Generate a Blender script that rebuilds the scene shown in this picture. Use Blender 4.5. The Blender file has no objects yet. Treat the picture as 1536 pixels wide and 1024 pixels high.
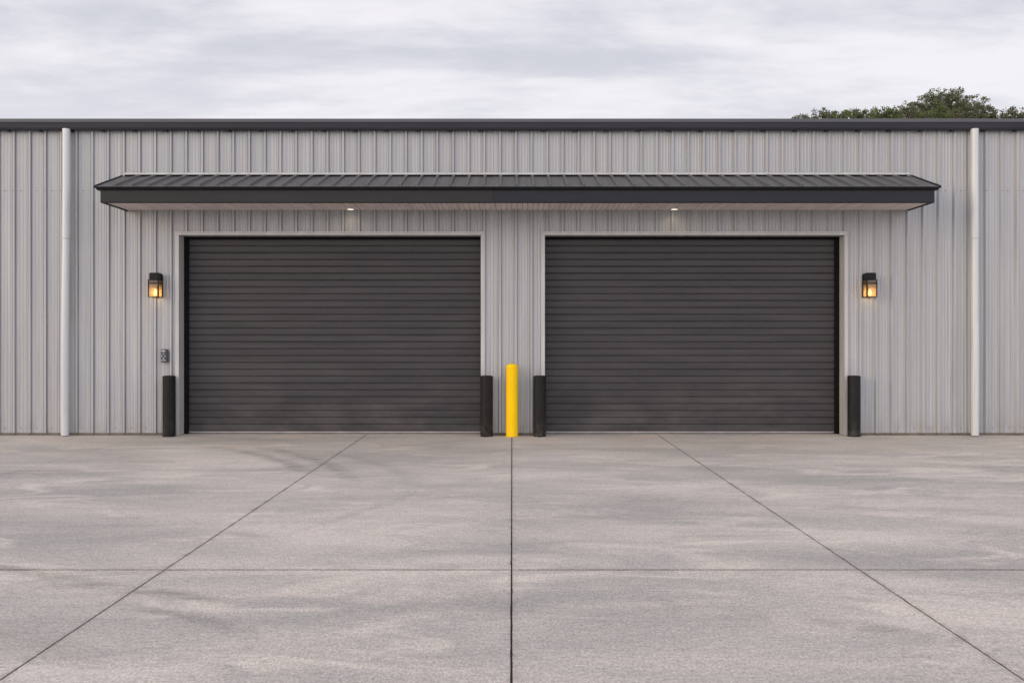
import bpy, math, random
from math import radians as R, sin, cos, pi
from mathutils import Vector, Matrix
import numpy as np
random.seed(7)
S = bpy.context.scene
COL = S.collection

# ------------------------------------------------------------------ camera
cam = bpy.data.cameras.new('camera'); camo = bpy.data.objects.new('camera', cam); COL.objects.link(camo)
camo.location = (0, -15.6, 1.63); camo.rotation_euler = (R(90), 0, 0)
cam.sensor_width = 36; cam.lens = 1404/1536*36
cam.shift_y = -6/1536
cam.clip_start = 0.1; cam.clip_end = 3000
S.camera = camo

# ------------------------------------------------------------------ exposure
S.view_settings.view_transform = 'Standard'; S.view_settings.look = 'None'
S.view_settings.exposure = 0.16; S.view_settings.gamma = 1.0; S.view_settings.use_curve_mapping = False

# ------------------------------------------------------------------ sun and sky
SUN_EL, SUN_AZ = 8.5, 237.0      # azimuth clockwise from +Y; light comes from the left, a little in front of the wall
az, el = R(SUN_AZ), R(SUN_EL)
sdir = Vector((sin(az)*cos(el), cos(az)*cos(el), sin(el)))   # towards the sun
sun = bpy.data.lights.new('sun', 'SUN'); suno = bpy.data.objects.new('sun', sun); COL.objects.link(suno)
sun.energy = 1.15; sun.angle = R(40); sun.color = (1.0, 0.77, 0.50)
suno.rotation_euler = sdir.to_track_quat('Z', 'Y').to_euler()

class NT:
    """small node helper"""
    def __init__(s, tree): s.t = tree; s.n = tree.nodes; s.l = tree.links
    def new(s, typ, **kw):
        nd = s.n.new(typ)
        for k, v in kw.items(): setattr(nd, k, v)
        return nd
    def set(s, nd, key, v):
        if isinstance(v, bpy.types.NodeSocket): s.l.new(v, nd.inputs[key])
        elif v is not None: nd.inputs[key].default_value = v
    def math(s, op, a, b=None, c=None, clamp=False):
        nd = s.new('ShaderNodeMath', operation=op, use_clamp=clamp)
        s.set(nd, 0, a); s.set(nd, 1, b); s.set(nd, 2, c); return nd.outputs[0]
    def vmul(s, v, xyz):
        nd = s.new('ShaderNodeVectorMath', operation='MULTIPLY'); s.set(nd, 0, v); s.set(nd, 1, xyz); return nd.outputs[0]
    def noise(s, v, scale=1, detail=4, rough=0.55, dist=0.0):
        nd = s.new('ShaderNodeTexNoise'); s.set(nd, 'Vector', v); s.set(nd, 'Scale', scale)
        s.set(nd, 'Detail', detail); s.set(nd, 'Roughness', rough); s.set(nd, 'Distortion', dist); return nd.outputs[0]
    def rng(s, v, a, b, c=0.0, d=1.0, smooth=False):
        nd = s.new('ShaderNodeMapRange'); nd.interpolation_type = 'SMOOTHSTEP' if smooth else 'LINEAR'
        s.set(nd, 0, v); s.set(nd, 1, a); s.set(nd, 2, b); s.set(nd, 3, c); s.set(nd, 4, d); return nd.outputs[0]
    def mix(s, f, a, b, mode='MIX'):
        nd = s.new('ShaderNodeMix', data_type='RGBA', blend_type=mode)
        s.set(nd, 0, f)
        for k, v in ((6, a), (7, b)):
            if isinstance(v, tuple) and len(v) == 3: v = (*v, 1)
            s.set(nd, k, v)
        return nd.outputs[2]
    def sep(s, v):
        nd = s.new('ShaderNodeSeparateXYZ'); s.set(nd, 0, v); return nd.outputs
    def comb(s, x, y, z=0.0):
        nd = s.new('ShaderNodeCombineXYZ'); s.set(nd, 0, x); s.set(nd, 1, y); s.set(nd, 2, z); return nd.outputs[0]
    def bump(s, h, strength=0.2, dist=0.01, normal=None):
        nd = s.new('ShaderNodeBump'); s.set(nd, 'Height', h); s.set(nd, 'Strength', strength); s.set(nd, 'Distance', dist)
        if normal: s.set(nd, 'Normal', normal)
        return nd.outputs[0]

W = bpy.data.worlds.new("World"); S.world = W; W.use_nodes = True
w = NT(W.node_tree); w.n.clear()
tc = w.new('ShaderNodeTexCoord'); D = tc.outputs['Generated']
dx, dy, dz = w.sep(D)
sky = w.new('ShaderNodeTexSky', sky_type='NISHITA'); sky.sun_disc = False
sky.sun_elevation = el; sky.sun_rotation = az; sky.air_density = 1.0; sky.dust_density = 2.0
zz = w.math('ADD', w.math('MAXIMUM', dz, 0.0), 0.13)
px = w.math('DIVIDE', dx, zz); py = w.math('DIVIDE', dy, zz)
P = w.comb(px, py, 3.7)
n1 = w.noise(w.vmul(P, (0.55, 1.1, 1)), 1.7, 9, 0.58, 0.25)
n2 = w.noise(w.vmul(P, (0.55, 1.2, 1)), 4.0, 8, 0.58, 0.2)
nn = w.math('ADD', w.math('MULTIPLY', n1, 0.68), w.math('MULTIPLY', n2, 0.32))
cm = w.rng(nn, 0.41, 0.60, smooth=True)
ccol = w.mix(cm, (0.60, 0.61, 0.68), (0.85, 0.83, 0.87))
n3 = w.noise(w.vmul(P, (0.5, 0.9, 1)), 1.3, 4, 0.5, 0.3)
ccol = w.mix(w.math('MULTIPLY', w.rng(n3, 0.52, 0.66, smooth=True), 0.7), ccol, (0.95, 0.88, 0.84))
# paler towards the horizon, as overcast air is, and brighter overhead
low = w.rng(dz, 0.20, 0.30, 1.0, 0.0, smooth=True)
ccol = w.mix(w.math('MULTIPLY', low, 0.30), ccol, (0.87, 0.845, 0.89))
zen = w.rng(dz, 0.38, 0.95, 1.0, 1.2, smooth=True)
front = w.rng(w.math('MULTIPLY', dy, -1.0), 0.1, 0.95, 1.0, 1.75, smooth=True)      # the cloud is thinner and brighter on the evening side
zen = w.math('MULTIPLY', zen, front)
sc = w.new('ShaderNodeVectorMath', operation='SCALE'); w.set(sc, 0, ccol); w.set(sc, 'Scale', w.math('MULTIPLY', zen, 10.0))
fin = w.mix(0.93, sky.outputs[0], sc.outputs[0])
bg = w.new('ShaderNodeBackground'); w.set(bg, 0, fin); bg.inputs[1].default_value = 0.1
wo = w.new('ShaderNodeOutputWorld'); w.l.new(bg.outputs[0], wo.inputs[0])

# ------------------------------------------------------------------ materials
def mat(name, base=(0.5,0.5,0.5), rough=0.6, metal=0.0, spec=0.5):
    m = bpy.data.materials.new(name); m.use_nodes = True
    t = NT(m.node_tree); b = t.n['Principled BSDF']
    b.inputs['Base Color'].default_value = (*base, 1); b.inputs['Roughness'].default_value = rough
    b.inputs['Metallic'].default_value = metal; b.inputs['Specular IOR Level'].default_value = spec
    return m, t, b
def pos(t):
    return t.new('ShaderNodeNewGeometry').outputs['Position']

def painted(name, base, rough=0.5, metal=0.0, var=0.12, streak=(6, 6, 1.2), bump=0.03, spec=0.5, tint=None, grain=120):
    m, t, b = mat(name, base, rough, metal, spec)
    p = pos(t)
    n = t.noise(t.vmul(p, streak), 1.0, 5, 0.6)
    f = t.noise(p, grain, 3, 0.6)
    a = tuple(c*(1-var) for c in base); c2 = tuple(min(1, c*(1+var)) for c in base)
    if tint: c2 = tint
    col = t.mix(t.rng(n, 0.35, 0.65), a, c2)
    col = t.mix(0.12, col, t.mix(f, (0,0,0), (1,1,1)), 'OVERLAY')
    t.set(b, 'Base Color', col)
    t.set(b, 'Roughness', t.rng(n, 0.3, 0.7, rough-0.06, rough+0.08))
    t.set(b, 'Normal', t.bump(f, bump, 0.004))
    return m

def wall_material():
    m, t, b = mat('galvanised_cladding', (0.4,0.4,0.42), 0.46, 0.25)
    p = pos(t)
    st = t.noise(t.vmul(p, (22, 22, 0.35)), 1.0, 5, 0.65)          # vertical run-off streaks
    st2 = t.noise(t.vmul(p, (60, 60, 0.8)), 1.0, 4, 0.6)
    big = t.noise(t.vmul(p, (0.7, 0.7, 0.45)), 1.0, 4, 0.55, 0.4)
    grain = t.noise(t.vmul(p, (1, 1, 0.6)), 75, 4, 0.7)
    col = t.mix(t.rng(st, 0.36, 0.64), (0.36, 0.368, 0.378), (0.47, 0.480, 0.503))
    col = t.mix(t.math('MULTIPLY', t.rng(st2, 0.50, 0.72), 0.55), col, (0.49, 0.435, 0.365))
    col = t.mix(t.math('MULTIPLY', t.rng(big, 0.42, 0.66), 0.35), col, (0.34, 0.345, 0.37))
    x, y, z = t.sep(p)
    dirt = t.math('MULTIPLY', t.rng(z, 0.0, 0.5, 0.35, 0.0, smooth=True), t.rng(t.noise(t.vmul(p,(9,9,3)), 1.0, 4), 0.4, 0.62))
    col = t.mix(dirt, col, (0.27, 0.245, 0.215))                    # splash dirt at the foot of the wall
    # faint joint where sheets lap
    lap = t.math('LESS_THAN', t.math('ABSOLUTE', t.math('SUBTRACT', z, 4.075)), 0.006)
    brk = t.rng(t.noise(t.vmul(p, (4, 4, 0)), 1.0, 2), 0.42, 0.56)
    col = t.mix(t.math('MULTIPLY', t.math('MULTIPLY', lap, brk), 0.25), col, (0.24, 0.215, 0.19))
    col = t.mix(0.22, col, t.mix(grain, (0,0,0), (1,1,1)), 'OVERLAY')
    t.set(b, 'Base Color', col)
    t.set(b, 'Roughness', t.rng(st, 0.3, 0.7, 0.38, 0.56))
    nb = t.bump(t.noise(t.vmul(p, (14, 14, 0.5)), 1.0, 3, 0.5), 0.22, 0.012)
    t.set(b, 'Normal', t.bump(grain, 0.10, 0.003, nb))
    return m

def concrete_material():
    m, t, b = mat('broomed_concrete', (0.4,0.38,0.37), 0.85, 0.0, 0.3)
    p = pos(t); x, y, z = t.sep(p)
    a = t.noise(t.vmul(p, (0.30, 0.75, 1)), 1.0, 5, 0.6, 0.5)
    c = t.noise(t.vmul(p, (0.7, 1.5, 1)), 1.0, 6, 0.62, 0.6)
    c2 = t.noise(t.vmul(p, (0.45, 1.0, 1)), 1.5, 5, 0.6, 0.9)
    # each slab was poured on its own day
    col = t.mix(t.rng(a, 0.38, 0.62), (0.365, 0.345, 0.328), (0.565, 0.51, 0.475))
    col = t.mix(t.math('MULTIPLY', t.rng(c, 0.45, 0.68, smooth=True), 0.62), col, (0.345, 0.325, 0.318))
    col = t.mix(t.math('MULTIPLY', t.rng(c2, 0.50, 0.70, smooth=True), 0.75), col, (0.65, 0.58, 0.525))
    # warmer patchy tone towards the building
    wm = t.math('MULTIPLY', t.rng(y, -4.5, -0.4, 0.0, 0.7, smooth=True), t.rng(t.noise(t.vmul(p,(0.5,1.4,1)), 1.3, 4), 0.38, 0.62))
    col = t.mix(wm, col, (0.52, 0.45, 0.375))
    # tyre marks and drag stains: (x0, y0, x1, y1, half width, bend, strength) in metres on the slab
    wob = t.math('MULTIPLY', t.math('SUBTRACT', t.noise(p, 1.7, 4), 0.5), 0.16)
    marks = None
    for (ax, ay, bx, by, hw, bend, amt) in (
        (-4.6,-1.5,-2.30,-4.6,.14,.22,.95), (-3.9,-1.5,-1.70,-5.2,.15,.26,.95), (-2.7,-2.2,-1.10,-5.0,.14,.2,.55),
        (-1.93,-7.9,-0.95,-5.4,.07,-.1,.5), (-5.4,-8.5,-2.6,-9.45,.09,.12,.95), (-3.3,-9.35,-1.55,-9.95,.11,.10,.9),
        (-2.35,-9.95,-1.35,-10.55,.09,.08,.9), (-3.2,-10.3,-1.9,-11.1,.16,.1,.45), (-1.6,-9.7,.2,-9.95,.28,.1,.4),
        (2.7,-6.6,5.0,-7.2,.20,.15,.5), (1.6,-10.1,2.3,-10.6,.14,.06,.75), (2.2,-9.55,3.6,-9.85,.14,.05,.55),
        (.6,-9.9,1.6,-10.3,.2,.1,.4), (1.2,-6.3,2.9,-6.5,.25,.1,.35), (4.4,-3.1,6.8,-4.8,.22,.2,.4), (-7.0,-4.2,-4.7,-4.6,.25,.1,.4)):
        L_ = math.hypot(bx-ax, by-ay); ux, uy = (bx-ax)/L_, (by-ay)/L_
        qx = t.math('SUBTRACT', x, ax); qy = t.math('SUBTRACT', y, ay)
        tt = t.math('ADD', t.math('MULTIPLY', qx, ux/L_), t.math('MULTIPLY', qy, uy/L_))
        ss = t.math('ADD', t.math('MULTIPLY', qx, -uy), t.math('MULTIPLY', qy, ux))
        bb = t.math('MULTIPLY', t.math('MULTIPLY', tt, t.math('SUBTRACT', 1.0, tt)), 4*bend)
        dd = t.math('ABSOLUTE', t.math('ADD', t.math('SUBTRACT', ss, bb), wob))
        k = t.rng(dd, hw*0.2, hw*1.25, amt, 0.0, smooth=True)
        k = t.math('MULTIPLY', k, t.rng(t.math('ABSOLUTE', t.math('SUBTRACT', tt, 0.5)), .22, .55, 1.0, 0.0, smooth=True))
        marks = k if marks is None else t.math('MAXIMUM', marks, k)
    mk = t.math('MULTIPLY', marks, t.rng(t.noise(t.vmul(p,(3,9,1)), 1.0, 4, 0.7), 0.34, 0.6))
    col = t.mix(t.math('MULTIPLY', mk, 0.62), col, (0.20, 0.185, 0.175))
    # grit washed along the joints
    jd = t.math('ABSOLUTE', t.math('ADD', y, 9.02))
    for xj in (0.0, -2.44, 2.44): jd = t.math('MINIMUM', jd, t.math('ABSOLUTE', t.math('SUBTRACT', x, xj)))
    jk = t.math('MULTIPLY', t.rng(jd, .0, .05, 1.0, 0.0, smooth=True), t.rng(t.noise(t.vmul(p,(6,6,1)), 1.0, 4, .6), .4, .62))
    col = t.mix(t.math('MULTIPLY', jk, 0.45), col, (0.22, 0.195, 0.175))
    fine = t.noise(t.vmul(p, (70, 42, 1)), 1.0, 5, 0.75, 0.4)
    fine2 = t.noise(t.vmul(p, (14, 30, 1)), 1.0, 5, 0.7)
    col = t.mix(0.46, col, t.mix(t.rng(fine, 0.28, 0.72), (0,0,0), (1,1,1)), 'OVERLAY')
    col = t.mix(0.22, col, t.mix(t.rng(fine2, 0.25, 0.75), (0,0,0), (1,1,1)), 'OVERLAY')
    spk = t.rng(t.noise(p, 95, 2, 0.5), 0.70, 0.76)
    col = t.mix(t.math('MULTIPLY', spk, 0.25), col, (0.16, 0.145, 0.135))
    t.set(b, 'Base Color', col)
    nb = t.bump(fine, 0.4, 0.003)
    t.set(b, 'Normal', t.bump(fine2, 0.3, 0.006, nb))
    t.set(b, 'Roughness', t.rng(a, 0.3, 0.7, 0.78, 0.92))
    return m

def dusty(m, z1, amt, col, scale=(1.2,1.2,2.5)):
    t = NT(m.node_tree); b = t.n['Principled BSDF']; src = b.inputs['Base Color'].links[0].from_socket
    p = pos(t); z = t.sep(p)[2]
    k = t.math('MULTIPLY', t.rng(z, 0.0, z1, 1.0, 0.12, smooth=True), t.rng(t.noise(t.vmul(p, scale), 1.0, 6, .65), .42, .68))
    t.set(b, 'Base Color', t.mix(t.math('MULTIPLY', k, amt), src, col))
M = {}
M['cladding'] = wall_material()
M['concrete'] = concrete_material()
M['trim'] = painted('pale_grey_trim', (0.50,0.50,0.50), 0.5, 0.1, 0.10, (8,8,1.5))
M['jamb'] = painted('grey_jamb_metal', (0.42,0.42,0.45), 0.5, 0.1, 0.10, (8,8,1.5))
M['curtain'] = painted('charcoal_door_slats', (0.050,0.047,0.050), 0.42, 0.0, 0.18, (0.6,1,9), 0.05, 0.30)
M['black'] = painted('black_rubber_and_steel', (0.006,0.006,0.0065), 0.7, 0.0, 0.2, spec=0.12)
M['bottom_bar'] = painted('aluminium_bar', (0.36,0.34,0.335), 0.45, 0.4, 0.12, (5,5,5))
M['roof_dark'] = painted('charcoal_roof_sheet', (0.088,0.086,0.090), 0.40, 0.1, 0.3, (7,1.2,1), 0.04, 0.4)
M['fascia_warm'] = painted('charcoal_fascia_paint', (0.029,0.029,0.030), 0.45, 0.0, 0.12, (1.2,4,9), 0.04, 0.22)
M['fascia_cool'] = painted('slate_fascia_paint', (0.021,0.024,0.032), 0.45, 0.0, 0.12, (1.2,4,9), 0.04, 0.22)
M['dark_edge'] = painted('near_black_flashing', (0.014,0.014,0.015), 0.5, 0.0, 0.15, spec=0.2)
M['gutter'] = painted('charcoal_gutter_paint', (0.032,0.032,0.042), 0.42, 0.0, 0.14, (0.8,4,12), 0.04, 0.28)
M['coping'] = painted('grey_roof_edge_trim', (0.095,0.096,0.108), 0.40, 0.2, 0.12, (0.8,4,12), 0.04)
M['foundation'] = painted('brown_stained_footing', (0.17,0.145,0.115), 0.85, 0.0, 0.3, (4,4,10), 0.2)
M['pipe'] = painted('white_painted_pipe', (0.60,0.61,0.63), 0.30, 0.05, 0.07, (14,14,0.8), 0.03)
M['soffit'] = painted('pinkish_soffit_boards', (0.72,0.635,0.61), 0.6, 0.0, 0.12, (11.8,0.8,1), 0.05)
M['bollard_black'] = painted('black_bollard_sleeve', (0.010,0.010,0.0105), 0.6, 0.0, 0.25, (12,12,3), 0.2, 0.25, grain=60)
M['bollard_yellow'] = painted('yellow_bollard_sleeve', (0.96,0.60,0.003), 0.6, 0.0, 0.04, (6,6,3), 0.12, 0.18, grain=60)
M['lamp_black'] = painted('black_lamp_metal', (0.009,0.009,0.010), 0.5, 0.0, 0.15, spec=0.25)
M['keypad'] = painted('slate_keypad_case', (0.085,0.09,0.105), 0.45, 0.1, 0.15, (20,20,20))
M['keypad_light'] = painted('pale_keypad_plate', (0.50,0.51,0.53), 0.5, 0.0, 0.1, (30,30,30))
M['screw'] = painted('screw_heads', (0.16,0.14,0.12), 0.6, 0.3, 0.2)
M['sidewall'] = painted('plain_grey_sheet', (0.42,0.42,0.43), 0.5, 0.2, 0.1)
M['bark'] = painted('tree_bark', (0.16,0.13,0.105), 0.9, 0.0, 0.3, (6,6,2), 0.5)
def emis(name, col, s):
    m, t, b = mat(name, (0.8,0.8,0.8), 0.5); t.set(b, 'Emission Color', (*col,1)); t.set(b, 'Emission Strength', s); return m
M['bulb'] = emis('lit_lamp_bulb', (1.0, 0.78, 0.46), 12.0)
M['downlight'] = emis('lit_downlight_lens', (1.0, 0.88, 0.68), 1.25)
m, t, b = mat('unlit_lens', (0.62,0.58,0.52), 0.3); M['lens'] = m
dusty(M['curtain'], 1.3, 0.22, (0.22,0.20,0.18))
dusty(M['bollard_black'], 0.35, 0.18, (0.30,0.27,0.24), (14,14,9))
dusty(M['bollard_yellow'], 0.25, 0.16, (0.42,0.33,0.18), (14,14,9))
# amber seeded glass of the lanterns
m, t, b = mat('amber_lantern_glass', (1,1,1), 0.3)
for nd in [b]: t.n.remove(nd)
tr = t.new('ShaderNodeBsdfTransparent'); tr.inputs[0].default_value = (0.86, 0.74, 0.55, 1)
tl = t.new('ShaderNodeBsdfTranslucent'); tl.inputs[0].default_value = (0.72, 0.55, 0.33, 1)
gl = t.new('ShaderNodeBsdfGlossy'); gl.inputs['Roughness'].default_value = 0.15
mx = t.new('ShaderNodeMixShader'); mx.inputs[0].default_value = 0.55; t.l.new(tr.outputs[0], mx.inputs[1]); t.l.new(tl.outputs[0], mx.inputs[2])
mx2 = t.new('ShaderNodeMixShader'); mx2.inputs[0].default_value = 0.07; t.l.new(mx.outputs[0], mx2.inputs[1]); t.l.new(gl.outputs[0], mx2.inputs[2])
t.l.new(mx2.outputs[0], t.n['Material Output'].inputs[0]); M['glass'] = m
def leaf_mat(name, c1, c2):
    m, t, b = mat(name, c1, 0.6, 0, 0.3)
    p = pos(t); n = t.noise(p, 1.1, 3); n2 = t.noise(p, 9, 2)
    col = t.mix(t.rng(n, 0.35, 0.65), c1, c2)
    col = t.mix(0.5, col, t.mix(n2, (0,0,0), (1,1,1)), 'OVERLAY')
    t.set(b, 'Base Color', col)
    tl = t.new('ShaderNodeBsdfTranslucent'); t.set(tl, 0, col)
    mx = t.new('ShaderNodeMixShader'); mx.inputs[0].default_value = 0.42
    t.l.new(b.outputs[0], mx.inputs[1]); t.l.new(tl.outputs[0], mx.inputs[2]); t.l.new(mx.outputs[0], t.n['Material Output'].inputs[0])
    return m
M['leaf_dark'] = leaf_mat('dark_olive_leaves', (0.130,0.145,0.075), (0.200,0.210,0.120))
M['leaf_mid'] = leaf_mat('mid_green_leaves', (0.110,0.145,0.050), (0.170,0.215,0.080))
m, t, b = mat('rough_grass_ground', (0.08,0.09,0.04), 0.95, 0, 0.2); p = pos(t)
t.set(b, 'Base Color', t.mix(t.rng(t.noise(p, 0.6, 6, 0.7), 0.3, 0.7), (0.05,0.07,0.03), (0.13,0.125,0.07))); t.set(b, 'Normal', t.bump(t.noise(p, 20, 4), 0.6, 0.05)); M['grass'] = m
M['joint'] = painted('dark_joint_sealant', (0.014,0.012,0.011), 0.9, 0.0, 0.3, (3,3,1), 0.3)

# ------------------------------------------------------------------ mesh helpers
class MB:
    def __init__(s): s.v = []; s.f = []
    def add(s, vs, fs):
        o = len(s.v); s.v += [tuple(q) for q in vs]; s.f += [tuple(i+o for i in f) for f in fs]; return s
    def box(s, x0, x1, y0, y1, z0, z1):
        return s.add([(x0,y0,z0),(x1,y0,z0),(x1,y1,z0),(x0,y1,z0),(x0,y0,z1),(x1,y0,z1),(x1,y1,z1),(x0,y1,z1)],
                     [(0,3,2,1),(4,5,6,7),(0,1,5,4),(1,2,6,5),(2,3,7,6),(3,0,4,7)])
    def prism_x(s, prof, x0, x1, close=True):      # prof: (y,z) polygon
        n = len(prof); vs = [(x0,y,z) for y,z in prof] + [(x1,y,z) for y,z in prof]
        fs = [(i,(i+1)%n,n+(i+1)%n,n+i) for i in range(n if close else n-1)]
        if close: fs += [tuple(range(n-1,-1,-1)), tuple(range(n,2*n))]
        return s.add(vs, fs)
    def prism_y(s, prof, y0, y1):                  # prof: (x,z) polygon
        n = len(prof); vs = [(x,y0,z) for x,z in prof] + [(x,y1,z) for x,z in prof]
        return s.add(vs, [(i,n+i,n+(i+1)%n,(i+1)%n) for i in range(n)] + [tuple(range(n)), tuple(range(2*n-1,n-1,-1))])
    def lathe(s, prof, seg=32, cx=0, cy=0):        # prof: (r,z) bottom to top
        vs = []; fs = []
        for r, z in prof:
            for k in range(seg):
                a = 2*pi*k/seg; vs.append((cx+r*cos(a), cy+r*sin(a), z))
        for i in range(len(prof)-1):
            for k in range(seg):
                k2 = (k+1)%seg; fs.append((i*seg+k, i*seg+k2, (i+1)*seg+k2, (i+1)*seg+k))
        fs.append(tuple(range(seg-1,-1,-1))); fs.append(tuple((len(prof)-1)*seg+k for k in range(seg)))
        return s.add(vs, fs)
    def tube(s, pts, rad, seg=7):
        o = len(s.v); pts = [Vector(p) for p in pts]; n = len(pts)
        for i, p in enumerate(pts):
            d = (pts[min(i+1,n-1)] - pts[max(i-1,0)]).normalized()
            u = d.cross(Vector((0.3,1,0.1))).normalized(); v = d.cross(u)
            for k in range(seg):
                a = 2*pi*k/seg; q = p + (u*cos(a)+v*sin(a))*rad[i]; s.v.append(tuple(q))
        for i in range(n-1):
            for k in range(seg):
                k2=(k+1)%seg; s.f.append((o+i*seg+k, o+i*seg+k2, o+(i+1)*seg+k2, o+(i+1)*seg+k))
        s.f.append(tuple(o+k for k in range(seg))); s.f.append(tuple(o+(n-1)*seg+k for k in range(seg-1,-1,-1)))
        return s
    def build(s, name, m, parent=None, smooth=False, bevel=0.0, seg=2):
        me = bpy.data.meshes.new(name); me.from_pydata(s.v, [], s.f); me.update()
        o = bpy.data.objects.new(name, me); COL.objects.link(o); me.materials.append(m)
        if parent: o.parent = parent
        import bmesh
        bm = bmesh.new(); bm.from_mesh(me); bmesh.ops.recalc_face_normals(bm, faces=bm.faces)
        if bevel:
            bmesh.ops.remove_doubles(bm, verts=bm.verts, dist=1e-5)
            bmesh.ops.bevel(bm, geom=[e for e in bm.edges if len(e.link_faces)==2 and e.calc_face_angle(0) > R(35)], offset=bevel, segments=seg, affect='EDGES', clamp_overlap=True)
        bm.to_mesh(me); bm.free()
        if smooth:
            for p in me.polygons: p.use_smooth = True
            try: me.set_sharp_from_angle(angle=R(40))
            except Exception: pass
        return o
def tag(o, label=None, cat=None, group=None, kind=None):
    for k, v in (('label',label),('category',cat),('group',group),('kind',kind)):
        if v: o[k] = v
    return o
def thing(name, loc, label, cat, group=None):
    o = bpy.data.objects.new(name, None); COL.objects.link(o); o.location = loc
    return tag(o, label, cat, group)
def copy_thing(root, loc, label):
    c = root.copy(); COL.objects.link(c); c.location = loc; c['label'] = label
    for ch in list(root.children):
        d = ch.copy(); COL.objects.link(d); d.parent = c
        for g in list(ch.children):
            e = g.copy(); COL.objects.link(e); e.parent = d
    return c

# ------------------------------------------------------------------ ground
g = MB(); g.add([(-600,-600,-0.05),(600,-600,-0.05),(600,600,-0.05),(-600,600,-0.05)], [(0,1,2,3)])
tag(g.build('ground', M['grass']), kind='structure')
# apron: slabs with open joints, the joint filler a few mm down
XJ = [(-16.9,.01),(-13.3,.01),(-9.7,.008),(-6.05,.006),(-2.44,.011),(-0.003,.010),(2.44,.011),(6.02,.006),(9.7,.008),(13.3,.01),(16.9,.01)]
YJ = [(-40,.01),(-29.8,.01),(-24.6,.01),(-19.4,.01),(-14.2,.012),(-9.02,.027),(-3.82,.016),(0.03,.0)]
ap = MB()
for i in range(len(XJ)-1):
    for j in range(len(YJ)-1):
        x0 = XJ[i][0]+XJ[i][1]/2; x1 = XJ[i+1][0]-XJ[i+1][1]/2; y0 = YJ[j][0]+YJ[j][1]/2; y1 = YJ[j+1][0]-YJ[j+1][1]/2
        # worn, slightly ragged saw-cut edges: the outline wanders by a millimetre or two
        near = y1 > -15 and abs(x0+x1)/2 < 10
        st = .09 if near else 5.0
        ring = []
        cs = [(x0,y0),(x1,y0),(x1,y1),(x0,y1)]
        for q in range(4):
            (ax,ay),(bx,by) = cs[q], cs[(q+1)%4]; n_ = max(1, int(math.hypot(bx-ax,by-ay)/st))
            for e in range(n_):
                f_ = e/n_; jx = jy = 0
                if near and e:
                    d_ = abs(random.gauss(0,.0008)) + (random.uniform(.001,.004) if random.random() < .04 else 0)
                    if q%2: jx = -d_ if q == 1 else d_
                    else: jy = d_ if q == 0 else -d_
                ring.append((ax+(bx-ax)*f_+jx, ay+(by-ay)*f_+jy))
        n_ = len(ring)
        vs = [(a_,b_,0.0) for a_,b_ in ring] + [(a_,b_,-.03) for a_,b_ in ring]
        ap.add(vs, [tuple(range(n_))] + [(q,n_+q,n_+(q+1)%n_,(q+1)%n_) for q in range(n_)])
# door thresholds run on inside the openings
for x0, x1 in ((-5.539,-0.519),(0.547,5.529)):
    ap.box(x0, x1, 0.031, 0.6, -.03, 0.0)
tag(ap.build('concrete_apron', M['concrete']), kind='structure')
jf = MB(); jf.add([(-16.9,-40,-.005),(16.9,-40,-.005),(16.9,.03,-.005),(-16.9,.03,-.005)], [(0,1,2,3)])
tag(jf.build('joint_filler', M['joint']), kind='structure')

# ------------------------------------------------------------------ building
B = thing('metal_building', (0,0,0), 'long grey ribbed metal warehouse with two charcoal roller doors under one canopy', 'building')
PITCH, OFF = 0.2611, 0.089
WX0, WX1, WZ0, WZ1 = -16.2, 16.2, 0.042, 5.12
DO = [(-5.54,-0.519), (0.547,5.53)]          # door openings
DZ = 3.33
# rib profile within a pitch, measured back from the dark right-hand foot of each rib (x, y)
random.seed(3)
prof = []
k0 = int((WX0-OFF)/PITCH)-1; k1 = int((WX1-OFF)/PITCH)+2
for k in range(k0, k1):
    xr = OFF + k*PITCH
    j = random.uniform(-.002,.002); h = random.uniform(.030,.035)
    prof += [(xr-.066+j,0),(xr-.065+j,.006),(xr-.060+j,.006),(xr-.059+j,0),(xr-.041+j,-h*.86),(xr-.037+j,-h),(xr-.010+j,-h),(xr-.007+j,-h*.86),(xr-.003+j,0.0),(xr-.003+j,.008),(xr+.003+j,.008),(xr+.004+j,0.0)]
    for a in (.060,.112,.160):
        jj = random.uniform(-.003,.003)
        prof += [(xr+a-.013+jj,0),(xr+a-.006+jj,-.0042),(xr+a+.006+jj,-.0042),(xr+a+.013+jj,0)]
prof = [q for q in prof if WX0 <= q[0] <= WX1]
cuts = [DO[0][0]-.03, DO[0][1]+.03, DO[1][0]-.03, DO[1][1]+.03]
def yat(x):
    for a, b_ in zip(prof, prof[1:]):
        if a[0] <= x <= b_[0]: return a[1] + (b_[1]-a[1])*(x-a[0])/max(1e-9, b_[0]-a[0])
    return 0
prof = sorted(prof + [(c, yat(c)) for c in cuts])
wl = MB()
for a, b_ in zip(prof, prof[1:]):
    xm = (a[0]+b_[0])/2
    inside = any(c0 < xm < c1 for c0, c1 in ((cuts[0],cuts[1]),(cuts[2],cuts[3])))
    z0 = DZ+.03 if inside else WZ0
    wl.add([(a[0],a[1],z0),(b_[0],b_[1],z0),(b_[0],b_[1],WZ1),(a[0],a[1],WZ1)], [(0,1,2,3)])
wallo = wl.build('wall', M['cladding'], B)
sc_ = MB()
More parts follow.
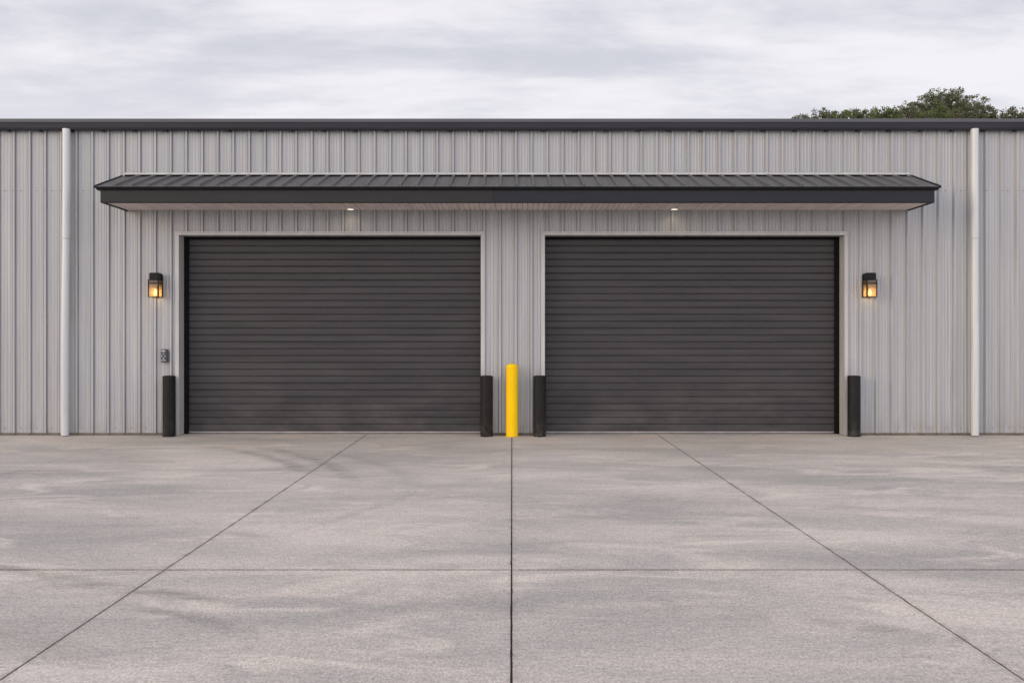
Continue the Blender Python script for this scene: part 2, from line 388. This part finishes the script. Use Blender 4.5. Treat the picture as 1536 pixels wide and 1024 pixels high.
for k in range(k0, k1):
    xr = OFF + k*PITCH
    for a, z in ((.085,.125),(.085,4.07),(-.024,4.07)):
        x = xr+a+random.uniform(-.006,.006); y = 0.0 if a>0 else -.029
        if z < 3 and any(c0-.05 < x < c1+.05 for c0, c1 in DO): continue
        if not WX0 < x < WX1 or random.random() < .12: continue
        r = .008
        vs = [(x+r*cos(q*pi/3), y-.006, z+random.uniform(0,.004)+r*sin(q*pi/3)) for q in range(6)] + [(x+r*cos(q*pi/3), y, z+r*sin(q*pi/3)) for q in range(6)]
        sc_.add(vs, [tuple(range(6))]+[(q,(q+1)%6,6+(q+1)%6,6+q) for q in range(6)])
tag(sc_.build('wall_screws', M['screw'], wallo), kind='stuff')
# sides and back, plain folded sheet
BD = 22.0
sw = MB(); sw.box(WX0-.0,WX0+.05,.05,BD,0,5.0); sw.box(WX1-.05,WX1,.05,BD,0,5.0); sw.box(WX0,WX1,BD,BD+.05,0,5.0)
sw.add([(WX0,.05,5.0),(WX0,BD,5.0),(WX0,BD/2,5.85)],[(0,1,2)]); sw.add([(WX1,.05,5.0),(WX1,BD,5.0),(WX1,BD/2,5.85)],[(0,1,2)])
sw.build('side_and_back_wall', M['sidewall'], B)
# black lining sheets behind the cladding, standing in for the shadow in gaps
ln = MB(); ln.box(WX0,DO[0][0]-.062,.05,.10,0,5.0); ln.box(DO[0][1]+.062,DO[1][0]-.062,.05,.10,0,5.0); ln.box(DO[1][1]+.062,WX1,.05,.10,0,5.0)
for d in DO: ln.box(d[0]-.06,d[1]+.06,.05,.10,DZ+.06,5.0)
ln.build('lining_shadow_sheet', M['black'], B)
# foundation edge
for x0, x1 in ((WX0,DO[0][0]-.062),(DO[0][1]+.062,DO[1][0]-.062),(DO[1][1]+.062,WX1)):
    fd = MB(); fd.box(x0, x1, .004, .049, -.03, .060); fdo = fd.build('foundation', M['foundation'], B)
    bt = MB(); bt.prism_x([(-.004,.014),(.0035,.014),(.0035,.036),(-.004,.034)], x0, x1); bt.build('base_rail', M['foundation'], fdo)
# roof
rf = MB(); ov = .06
rf.add([(WX0-.1,-ov,5.235),(WX1+.1,-ov,5.235),(WX1+.1,BD/2,6.05),(WX0-.1,BD/2,6.05),(WX1+.1,BD+.2,5.235),(WX0-.1,BD+.2,5.235)], [(0,1,2,3),(3,2,4,5)])
roof = rf.build('roof', M['roof_dark'], B)
et = MB()
et.prism_x([(-.10,5.195),(-.10,5.244),(-.092,5.252),(-.058,5.256),(-.058,5.195)], WX0-.1, WX1+.1)
et.build('roof_edge_trim', M['coping'], roof)
eu = MB(); eu.box(WX0-.09, WX1+.09, -.085, -.01, 5.168, 5.196); eu.build('eave_shadow_strip', M['dark_edge'], roof)  # near-black strip stands in for the shadow line between gutter and roof trim
gt = MB()
gx = [WX0-.1, -10.1, -3.96, 2.2, 8.3, WX1+.1]
for a, b_ in zip(gx, gx[1:]):
    gt.prism_x([(-.032,5.066),(-.115,5.060),(-.128,5.066),(-.132,5.078),(-.140,5.092),(-.148,5.165),(-.152,5.172),(-.152,5.180),(-.142,5.182),(-.138,5.176),(-.032,5.176)], a+.0008, b_-.0008)
gut = gt.build('gutter', M['gutter'], B)
k = OFF-.095-PITCH*36
while k < 9.6:
    hg = MB(); hg.box(k-.030,k+.030,-.122,-.034,5.046,5.0655); hg.build('gutter_bracket', M['dark_edge'], gut); k += PITCH*2
# downspouts
def downspout(px, lean):
    x = (px-768)/90.5
    mb = MB(); r = .0635
    zs = [0.012, .06, 3.258]
    mb.tube([(x-lean*.0,-.115,.012),(x,-.115,1.5),(x+lean*.7,-.115,3.262)], [r,r,r], 24)
    mb.tube([(x+lean*.7,-.115,3.264),(x+lean,-.115,4.2),(x+lean,-.115,5.075)], [r*1.03,r*1.03,r*1.03], 24)
    o = mb.build('downspout', M['pipe'], B, smooth=True)
    cb = MB(); cb.lathe([(r*1.035,3.256),(r*1.06,3.259),(r*1.06,3.272),(r*1.035,3.275)], 24, x+lean*.7, -.115); cb.build('pipe_joint', M['trim'], o, smooth=True)
downspout(98.7, .025); downspout(1461.2, -.008)

# ---- roller doors
def roller_door(x0, x1, guide_l, guide_r):
    cy = .262
    mb = MB(); pitch = .1162; z = .046; pr = []
    k = 0
    while z < DZ+.02:
        b_ = random.uniform(-.001,.001)
        pr += [(cy+.016,z),(cy+.016,z+.007),(cy-.007,z+.0085),(cy-.0085+b_,z+.014),(cy-.0090+b_,z+.060),(cy-.0088+b_,z+.097),(cy-.0075+b_,z+.1005),(cy+.002,z+.108),(cy+.004,z+.1125),(cy+.016,z+pitch-.0015)]
        z += pitch
    mb.prism_x(pr, x0-.05, x1+.05, close=False)
    d = mb.build('roller_door', M['curtain'], B)
    bb = MB(); bb.box(x0-.02, x1+.02, cy-.016, cy+.02, .013, .043); bb.build('bottom_bar', M['bottom_bar'], d, bevel=.003)
    rb = MB(); rb.box(x0-.02, x1+.02, cy-.004, cy+.012, .0015, .013); rb.build('rubber_seal', M['black'], d)
    for (a, b_) in (guide_l, guide_r):
        gm = MB(); gm.box(a, b_, .21, .242, .002, DZ+.05); gm.box(a, b_, .242, .30, .002, .03)
        gm.build('guide_rail', M['black'], d, bevel=.003)
    hd = MB(); hd.box(x0-.02, x1+.02, .205, .209, DZ-.038, DZ+.03); hd.box(x0-.02, x1+.02, .209, .25, DZ-.032, DZ+.03)
    hd.build('header_seal', M['black'], d)
    return d
roller_door(*DO[0], (-5.56,-5.467), (-0.524,-0.45)); roller_door(*DO[1], (0.48,0.552), (5.455,5.56))
for x0, x1 in DO:
    for a, b_ in ((x0-.062, x0), (x1, x1+.062)):
        jm = MB(); jm.box(a, b_, -.036, .21, .004, DZ); jm.build('door_jamb', M['trim'], B, bevel=.003)
    hm = MB(); hm.box(x0-.068, x1+.068, -.040, .21, DZ+.001, DZ+.058)
    hm.box(x0-.068, x1+.068, -.050, -.0405, DZ+.036, DZ+.060)
    hm.build('header_trim', M['trim'], B, bevel=.003)

# ---- canopy
CX0, CX1, CY = -6.43, 6.60, -.98
Z_S, Z_F, Z_R = 3.75, 3.926, 3.978      # soffit, top of fascia, roof edge
ZW = 4.32
sl = (ZW-Z_R)/(0-(CY-.06)); ang = math.atan(sl)
def roof_z(y): return Z_R + (y-(CY-.06))*sl
mb = MB()
RX0, RX1 = CX0-.05, CX1+.05
# one pan sheet with raised trapezoid ribs following the wall pitch
pr = [(RX0, 0)]
random.seed(5)
k = int((RX0-OFF)/PITCH)-1
while OFF+k*PITCH < RX1-.06:
    xr = OFF+k*PITCH-.012
    if xr > RX0+.06:
        h = .033+random.uniform(-.002,.002)
        pr += [(xr-.030,0),(xr-.018,h),(xr+.018,h),(xr+.030,0)]
        for a in (.095,.165):
            if xr+a+.02 < RX1: pr += [(xr+a-.010,0),(xr+a,.004),(xr+a+.010,0)]
    k += 1
pr.append((RX1,0))
ya, yb = CY-.06, -.002
for a, b_ in zip(pr, pr[1:]):
    mb.add([(a[0],ya,Z_R+a[1]),(b_[0],ya,Z_R+b_[1]),(b_[0],yb,roof_z(yb)+b_[1]),(a[0],yb,roof_z(yb)+a[1])], [(0,1,2,3)])
# sheet edge thickness at the front
for a, b_ in zip(pr, pr[1:]):
    mb.add([(a[0],ya,Z_R-.004),(b_[0],ya,Z_R-.004),(b_[0],ya,Z_R+b_[1]),(a[0],ya,Z_R+a[1])], [(0,1,2,3)])
can = mb.build('canopy', M['roof_dark'], B)
tag(can, 'charcoal ribbed lean-to canopy over both roller doors')
dt = MB(); dt.prism_x([(CY-.06,Z_R-.004),(CY-.066,Z_R-.010),(CY-.050,Z_R-.022),(CY-.022,Z_F+.004),(CY-.005,Z_F+.002),(CY+.06,Z_F+.002),(CY+.06,Z_R-.004)], RX0, RX1)
dt.build('drip_edge', M['dark_edge'], can)
for xs, sgn in ((RX0,-1),(RX1,1)):
    rk = MB(); a, b_ = (xs-.022, xs+.004) if sgn < 0 else (xs-.004, xs+.022)
    rk.prism_x([(CY-.07,Z_R-.030),(CY-.07,Z_R+.014),(-.002,ZW+.014),(-.002,ZW-.030)], a, b_)
    rk.build('rake_trim', M['dark_edge'], can)
fs1 = MB(); fs1.box(CX0, -.290, CY-.001, CY+.022, Z_S-.006, Z_F); fs1.build('fascia', M['fascia_warm'], can, bevel=.002)
fs2 = MB(); fs2.box(-.288, CX1, CY-.001, CY+.022, Z_S-.006, Z_F); fs2.build('fascia', M['fascia_cool'], can, bevel=.002)
lip = MB(); lip.box(CX0+.002, CX1-.002, CY+.0, CY+.055, Z_S-.018, Z_S-.0065); lip.build('fascia_lip', M['dark_edge'], can)
for xs, sgn in ((CX0,1),(CX1,-1)):
    sd = MB(); a, b_ = sorted((xs, xs+sgn*.022))
    # closed end of the lean-to: a wedge panel
    sd.add([(a,CY+.023,Z_S-.018),(a,-.002,Z_S-.018),(a,-.002,ZW-.032),(a,CY+.023,Z_F+.02),(b_,CY+.023,Z_S-.018),(b_,-.002,Z_S-.018),(b_,-.002,ZW-.032),(b_,CY+.023,Z_F+.02)],
           [(0,1,2,3),(4,7,6,5),(0,4,5,1),(1,5,6,2),(2,6,7,3),(3,7,4,0)])
    sd.build('end_panel', M['dark_edge'], can)
sf = MB(); x = CX0+.024; random.seed(9)
while x < CX1-.03:
    x2 = min(x+.0865, CX1-.024)
    c = .008
    sf.add([(x,CY+.056,Z_S+.016),(x+c,CY+.056,Z_S),(x2-c,CY+.056,Z_S),(x2,CY+.056,Z_S+.016),(x,-.001,Z_S+.016),(x+c,-.001,Z_S),(x2-c,-.001,Z_S),(x2,-.001,Z_S+.016)],
           [(0,1,5,4),(1,2,6,5),(2,3,7,6)])
    x = x2
sf.build('soffit', M['soffit'], can)
wf = MB(); wf.prism_x([(-.036,roof_z(-.036)+.030),(-.060,roof_z(-.060)+.030),(-.060,roof_z(-.06)+.0335),(-.034,roof_z(-.034)+.036),(-.034,ZW+.048),(-.0305,ZW+.048),(-.0305,ZW+.02)], RX0+.03, RX1-.03)
wf.build('wall_flashing', M['trim'], can)
cl = MB(); cl.box(RX0+.03, RX1-.03, -.030, -.003, ZW-.04, ZW+.026); cl.build('rib_closure_shadow', M['black'], can)  # closure strip coloured black to give the shadow gap under the flashing

# ------------------------------------------------------------------ downlights in the soffit
def downlight(name, x, lab, lit):
    t_ = thing(name, (x,-.15,Z_S), lab, 'light', 'downlights in the canopy soffit' )
    rg = MB(); rg.lathe([(.058,-.010),(.074,-.010),(.078,-.006),(.078,.0),(.058,.0)], 32); 
    rg.v = rg.v; rg.f = rg.f[:-2]; rg.build('trim_ring', M['trim'] if not lit else M['pipe'], t_, smooth=True)
    ls = MB(); ls.lathe([(.02,-.013),(.050,-.011),(.0575,-.006),(.0575,.0)], 32); ls.build('lens', M['downlight'] if lit else M['lens'], t_, smooth=True)
    if lit:
        L = bpy.data.lights.new('downlight_beam', 'SPOT'); lo = bpy.data.objects.new('downlight_beam', L); COL.objects.link(lo)
        lo.parent = t_; lo.location = (0,0,-.03); L.energy = 1.2; L.color = (1.0,.80,.50); L.spot_size = R(150); L.spot_blend = .8; L.shadow_soft_size = .06
    return t_
downlight('recessed_downlight', -2.665, 'lit round downlight in the soffit above the left roller door', True)
downlight('recessed_downlight', 2.68, 'lit round downlight in the soffit above the right roller door', True)
downlight('recessed_downlight', .05, 'unlit round downlight in the soffit above the yellow bollard', False)

# ------------------------------------------------------------------ wall lanterns
def lantern(x, lab):
    t_ = thing('wall_lantern', (x,-.030,2.29), lab, 'lantern', 'black wall lanterns beside the doors')
    hw = .083; H = .405
    bp = MB(); bp.box(-hw-.006,hw+.006,-.018,0,0,H-.012); bp.build('backplate', M['lamp_black'], t_, bevel=.006)
    cp = MB(); cp.box(-hw+.008,hw-.008,-.175,-.019,H-.112,H); cp.build('cap', M['lamp_black'], t_, bevel=.007, seg=2)
    f = MB()
    yf, yb = -.192, -.019; zt = H-.114; b_ = .017
    f.box(-hw-.006,hw+.006,yf-.006,yb,zt-.010,zt)                          # plate under the cap
    for sx in (-1,1):
        xx = sx*(hw-.004)
        f.box(xx-b_/2,xx+b_/2,yf,yf+b_,.002,zt-.011)
        f.box(xx-b_/2,xx+b_/2,yf+b_+.0005,yb,.002,.010)
        f.box(xx-b_/2,xx+b_/2,yf+b_+.0005,yb,zt-.070,zt-.056)
    f.box(-hw+.0005,hw-.0005,yf+.0005,yf+b_-.0005,.0025,.0095); f.box(-hw+.0005,hw-.0005,yf+.0005,yf+b_-.0005,zt-.070,zt-.056)
    f.build('frame', M['lamp_black'], t_)
    for (a0,a1,c0,c1) in ((-hw+.006,hw-.006,yf+.003,yf+.006),(-hw+.003,-hw+.006,yf+.012,yb-.002),(hw-.006,hw-.003,yf+.012,yb-.002)):
        gp = MB(); gp.box(a0,a1,c0,c1,.011,zt-.012); gp.build('glass_pane', M['glass'], t_)
    bu = MB(); r=.022
    bu.lathe([(.004,.030),(.014,.034),(r,.048),(.026,.075),(.024,.100),(.014,.130),(.011,.140)], 20, 0, -.10); bu.build('bulb', M['bulb'], t_, smooth=True)
    sk = MB(); sk.lathe([(.016,.1405),(.018,.145),(.018,.262),(.03,.270),(.03,.279)], 20, 0, -.10); sk.build('bulb_socket', M['lamp_black'], t_, smooth=True)
    L = bpy.data.lights.new('bulb_light', 'POINT'); lo = bpy.data.objects.new('bulb_light', L); COL.objects.link(lo)
    lo.parent = t_; lo.location = (0,-.10,.006); L.energy = 0.28; L.color = (1.0,.62,.34); L.shadow_soft_size = .02
    return t_
lantern(-5.895, 'lit black box lantern on the ribbed wall above the keypad')
lantern(5.915, 'lit black box lantern on the ribbed wall right of the right roller door')

# ------------------------------------------------------------------ keypad
kp = thing('keypad', (-5.775,-.030,1.215), 'small slate grey door keypad on the wall above the far left black bollard', 'keypad')
mb = MB(); mb.box(-.052,.058,-.052,0,0,.222); mb.build('housing', M['keypad'], kp, bevel=.007)
mb = MB(); mb.box(-.045,.040,-.058,-.0525,.010,.212); mb.build('cover', M['keypad'], kp, bevel=.002)
mb = MB(); mb.box(-.034,.022,-.061,-.0585,.180,.203); mb.build('display', M['keypad_light'], kp, bevel=.001)
for r_ in range(4):
    for c_ in range(3):
        mb = MB(); xx = -.036+c_*.026; zz_ = .026+r_*.036
        mb.box(xx,xx+.016,-.0635,-.0585,zz_,zz_+.020)
        mb.build('button', M['keypad_light'] if (r_+c_)%2 == 0 or r_ == 0 else M['keypad'], kp, bevel=.002)

# ------------------------------------------------------------------ bollards
def bollard(px, lab, first=None):
    x = (px-768)/1404*15.43
    if first: return copy_thing(first, (x,-.17,0), lab)
    t_ = thing('bollard', (x,-.17,0), lab, 'bollard', 'black bollards flanking the doors')
    p_ = MB(); p_.lathe([(.101,.001),(.1035,.006),(.103,.02),(.103,.972)], 40); p_.build('post', M['bollard_black'], t_, smooth=True)
    c_ = MB(); c_.lathe([(.099,.9725),(.1045,.974),(.105,.985),(.103,.993),(.094,.999),(.07,1.003),(.03,1.005)], 40); c_.build('cap', M['bollard_black'], t_, smooth=True)
    return t_
b0 = bollard(253.6, 'black bollard standing under the keypad')
bollard(730, 'black bollard just left of the yellow bollard', b0)
bollard(809.6, 'black bollard just right of the yellow bollard', b0)
bollard(1281, 'black bollard at the right jamb of the right roller door', b0)
yb_ = thing('bollard', (0.0,-.19,0), 'tall bright yellow bollard with a domed top between the two doors', 'bollard')
p_ = MB(); p_.lathe([(.0985,.001),(.100,.006),(.0995,.02),(.0985,1.125)], 40); p_.build('sleeve', M['bollard_yellow'], yb_, smooth=True)
c_ = MB(); c_.lathe([(.097,1.1255),(.100,1.127),(.1005,1.136),(.096,1.158),(.083,1.176),(.058,1.190),(.028,1.197),(.006,1.198)], 40); c_.build('cap', M['bollard_yellow'], yb_, smooth=True)

# ------------------------------------------------------------------ trees behind the building
def tree(px, dist, lobes, lab, leaf='leaf_dark', dens=1.0, sparse=0.0, seed=1, lsz=.135):
    """lobes: (photo px, photo py of the lobe top, lobe radius in m, depth shift)"""
    rg = random.Random(seed); rn = np.random.default_rng(seed)
    def wx(p, d): return (p-768)/1404*d
    def wz(p, d): return 1.63+(506-p)/1404*d
    base = Vector((wx(px,dist), dist-15.6, -.05))
    cl = []
    for (lx, ly, r, sh) in lobes:
        d = dist+sh; r = r-.10; c0 = Vector((wx(lx,d), d-15.6, wz(ly,d)-r*.96)); cl.append((c0, r, r*rg.uniform(.85,1.0)))
    top = max(c[0].z+c[1] for c in cl); R0 = max(abs(c[0].x-base.x)+c[1] for c in cl)
    R0 = max(R0, 1.8)
    lowz = top*0.38
    for i in range(13):                         # the rest of the crown, below what the roof lets one see
        a = rg.uniform(0,2*pi); rr = R0*rg.uniform(.25,.8); z = rg.uniform(lowz, top-2.6)
        r = rg.uniform(.9,1.5)
        cl.append((Vector((base.x+rr*cos(a), base.y+rr*sin(a), z)), r, r*.8))
    tr_ = thing('broadleaf_tree', base, lab, 'tree', 'trees beyond the roof')
    # trunk and limbs
    mb = MB(); tz = lowz*.9
    mb.tube([(0,0,0),(.05,.03,tz*.5),(rg.uniform(-.2,.2),rg.uniform(-.2,.2),tz),(rg.uniform(-.3,.3),0,(tz+top)*.5),(0,0,top-1.2)],[.26,.21,.17,.10,.02],9)
    for (c, r, rz) in cl:
        q = c-base; s0 = Vector((0,0,min(q.z*.72, top*.7)))
        mid = (s0+q)*.5 + Vector((rg.uniform(-.2,.2),rg.uniform(-.2,.2),-.15))
        mb.tube([s0,mid,q],[.07,.05,.025],6)
        for _ in range(9):
            dv = Vector((rg.gauss(0,1),rg.gauss(0,1),rg.gauss(.4,.8))).normalized()
            e = q+Vector((dv.x*r,dv.y*r,dv.z*rz))*rg.uniform(.8,1.05)
            mb.tube([q*.6+mid*.4, (q+e)*.5+Vector((0,0,rg.uniform(-.1,.1))), e],[.022,.014,.006],4)
    mb.build('trunk', M['bark'], tr_)
    # leaves: sprigs of small faces clustered on and inside each lobe, with gaps between sprigs
    V = []
    for (c, r, rz) in cl:
        q = c-base
        ns = int(40*dens*r*r*(1-sparse)/1.0)+8
        dirs = rn.normal(size=(ns,3)); dirs /= np.linalg.norm(dirs,axis=1)[:,None]
        rad = rn.uniform(.2,1.0,size=ns)**.5 * (1+rn.uniform(-.12,.08,size=ns))
        sp = np.array(q)+dirs*rad[:,None]*np.array([r,r,rz])
        for s_ in sp:
            nl = int(rn.integers(16,30)); q_ = rn.normal(size=(nl,3)); q_ /= np.linalg.norm(q_,axis=1)[:,None]
            pts = s_+q_*(rn.uniform(0,1,size=(nl,1))**.4)*np.array([.16,.16,.12])
            V.append(pts)
    Pn = np.concatenate(V); n = len(Pn)
    u = rn.normal(size=(n,3)); u /= np.linalg.norm(u,axis=1)[:,None]
    v = np.cross(u, rn.normal(size=(n,3))); v /= np.linalg.norm(v,axis=1)[:,None]
    s = rn.uniform(.5,1.0,size=n)[:,None]*lsz
    A = Pn-u*s*.5; C_ = Pn+u*s*.5; Bq = Pn+v*s*.30; Dq = Pn-v*s*.30
    co = np.stack([A,Bq,C_,Dq],axis=1).reshape(-1,3)
    me = bpy.data.meshes.new('crown'); me.vertices.add(4*n); me.vertices.foreach_set('co', co.ravel().astype(np.float32))
    me.loops.add(4*n); me.loops.foreach_set('vertex_index', np.arange(4*n,dtype=np.int32))
    me.polygons.add(n); me.polygons.foreach_set('loop_start', np.arange(0,4*n,4,dtype=np.int32)); me.polygons.foreach_set('loop_total', np.full(n,4,dtype=np.int32))
    me.update(calc_edges=True); me.validate()
    o = bpy.data.objects.new('crown', me); COL.objects.link(o); me.materials.append(M[leaf]); o.parent = tr_
    return tr_
tree(1196, 50, [(1194,170,.42,0),(1203,173,.4,0)], 'leftmost of the trees beyond the roof, only a small tip showing', 'leaf_dark', .7, .2, 11)
tree(1222, 48, [(1214,167,.6,0),(1228,162,.65,.3),(1206,171,.5,0)], 'low grey green crown second from the left beyond the roof', 'leaf_dark', .8, .3, 12)
tree(1247, 48, [(1244,161,.55,0),(1252,164,.6,.5),(1239,168,.5,0)], 'dark rounded crown third from the left beyond the roof', 'leaf_dark', 1.0, 0, 13)
tree(1270, 47, [(1266,165,.6,0),(1274,167,.6,.4)], 'low bright green crown between two darker ones left in the tree row', 'leaf_mid', 1.1, 0, 14)
tree(1292, 48, [(1278,161,.5,0),(1290,157,.6,.3),(1299,161,.6,0)], 'tree with a pointed crown and gaps at its left side, middle left of the row', 'leaf_dark', .9, .2, 15)
tree(1318, 47, [(1309,161,.6,0),(1320,160,.65,.4),(1313,166,.6,-.5)], 'dense mid green crown left of the thin open tree', 'leaf_mid', 1.1, 0, 16)
tree(1340, 47, [(1335,158,.6,0),(1344,162,.6,.4),(1333,165,.5,0)], 'bright green crown touching the thin open tree on its left', 'leaf_mid', 1.1, 0, 17)
tree(1360, 50, [(1352,156,.55,0),(1362,152,.6,.3),(1370,158,.6,0),(1349,165,.5,0)], 'thin open tree showing pale sky through it, left of the tallest tree', 'leaf_dark', .62, .35, 18)
tree(1412, 52, [(1386,142,1.0,0),(1376,153,.9,.4),(1404,133,1.1,.3),(1419,131,1.1,0),(1411,132,.9,-.3),(1427,132,.9,-.2),(1379,148,.8,-.1),(1432,133,1.0,.5),(1396,150,1.2,-.4),(1423,146,1.4,0),(1410,155,1.4,0),(1385,162,1.0,-.5),(1440,152,1.0,.2)],
     'tallest and broadest dark tree beyond the roof at right', 'leaf_dark', 1.1, 0, 19)
tree(1402, 45, [(1394,161,.7,0),(1407,158,.75,.3),(1417,163,.6,0)], 'low yellow green crown in front of the tallest tree', 'leaf_mid', 1.2, 0, 20)
tree(1452, 49, [(1449,144,.75,0),(1458,152,.8,.4),(1443,154,.8,-.2),(1452,160,.9,0),(1466,163,.8,0)], 'dark crown against the right side of the tallest tree', 'leaf_dark', 1.0, .1, 21)
tree(1474, 51, [(1467,141,.6,0),(1474,148,.65,.3),(1480,155,.6,0),(1486,160,.5,0),(1470,160,.6,0)], 'slender open tree right of the tallest one, its crown leaning right', 'leaf_dark', .7, .3, 22)
tree(1494, 52, [(1490,163,.5,0),(1499,170,.45,0),(1486,170,.5,0)], 'low wispy crown in the gap before the last tree at right', 'leaf_dark', .6, .3, 23)
tree(1516, 50, [(1510,159,.6,0),(1518,161,.6,.3),(1528,163,.5,0),(1508,168,.6,0),(1532,170,.4,0)], 'rightmost tree beyond the roof, a small dark crown', 'leaf_dark', .8, .2, 24)
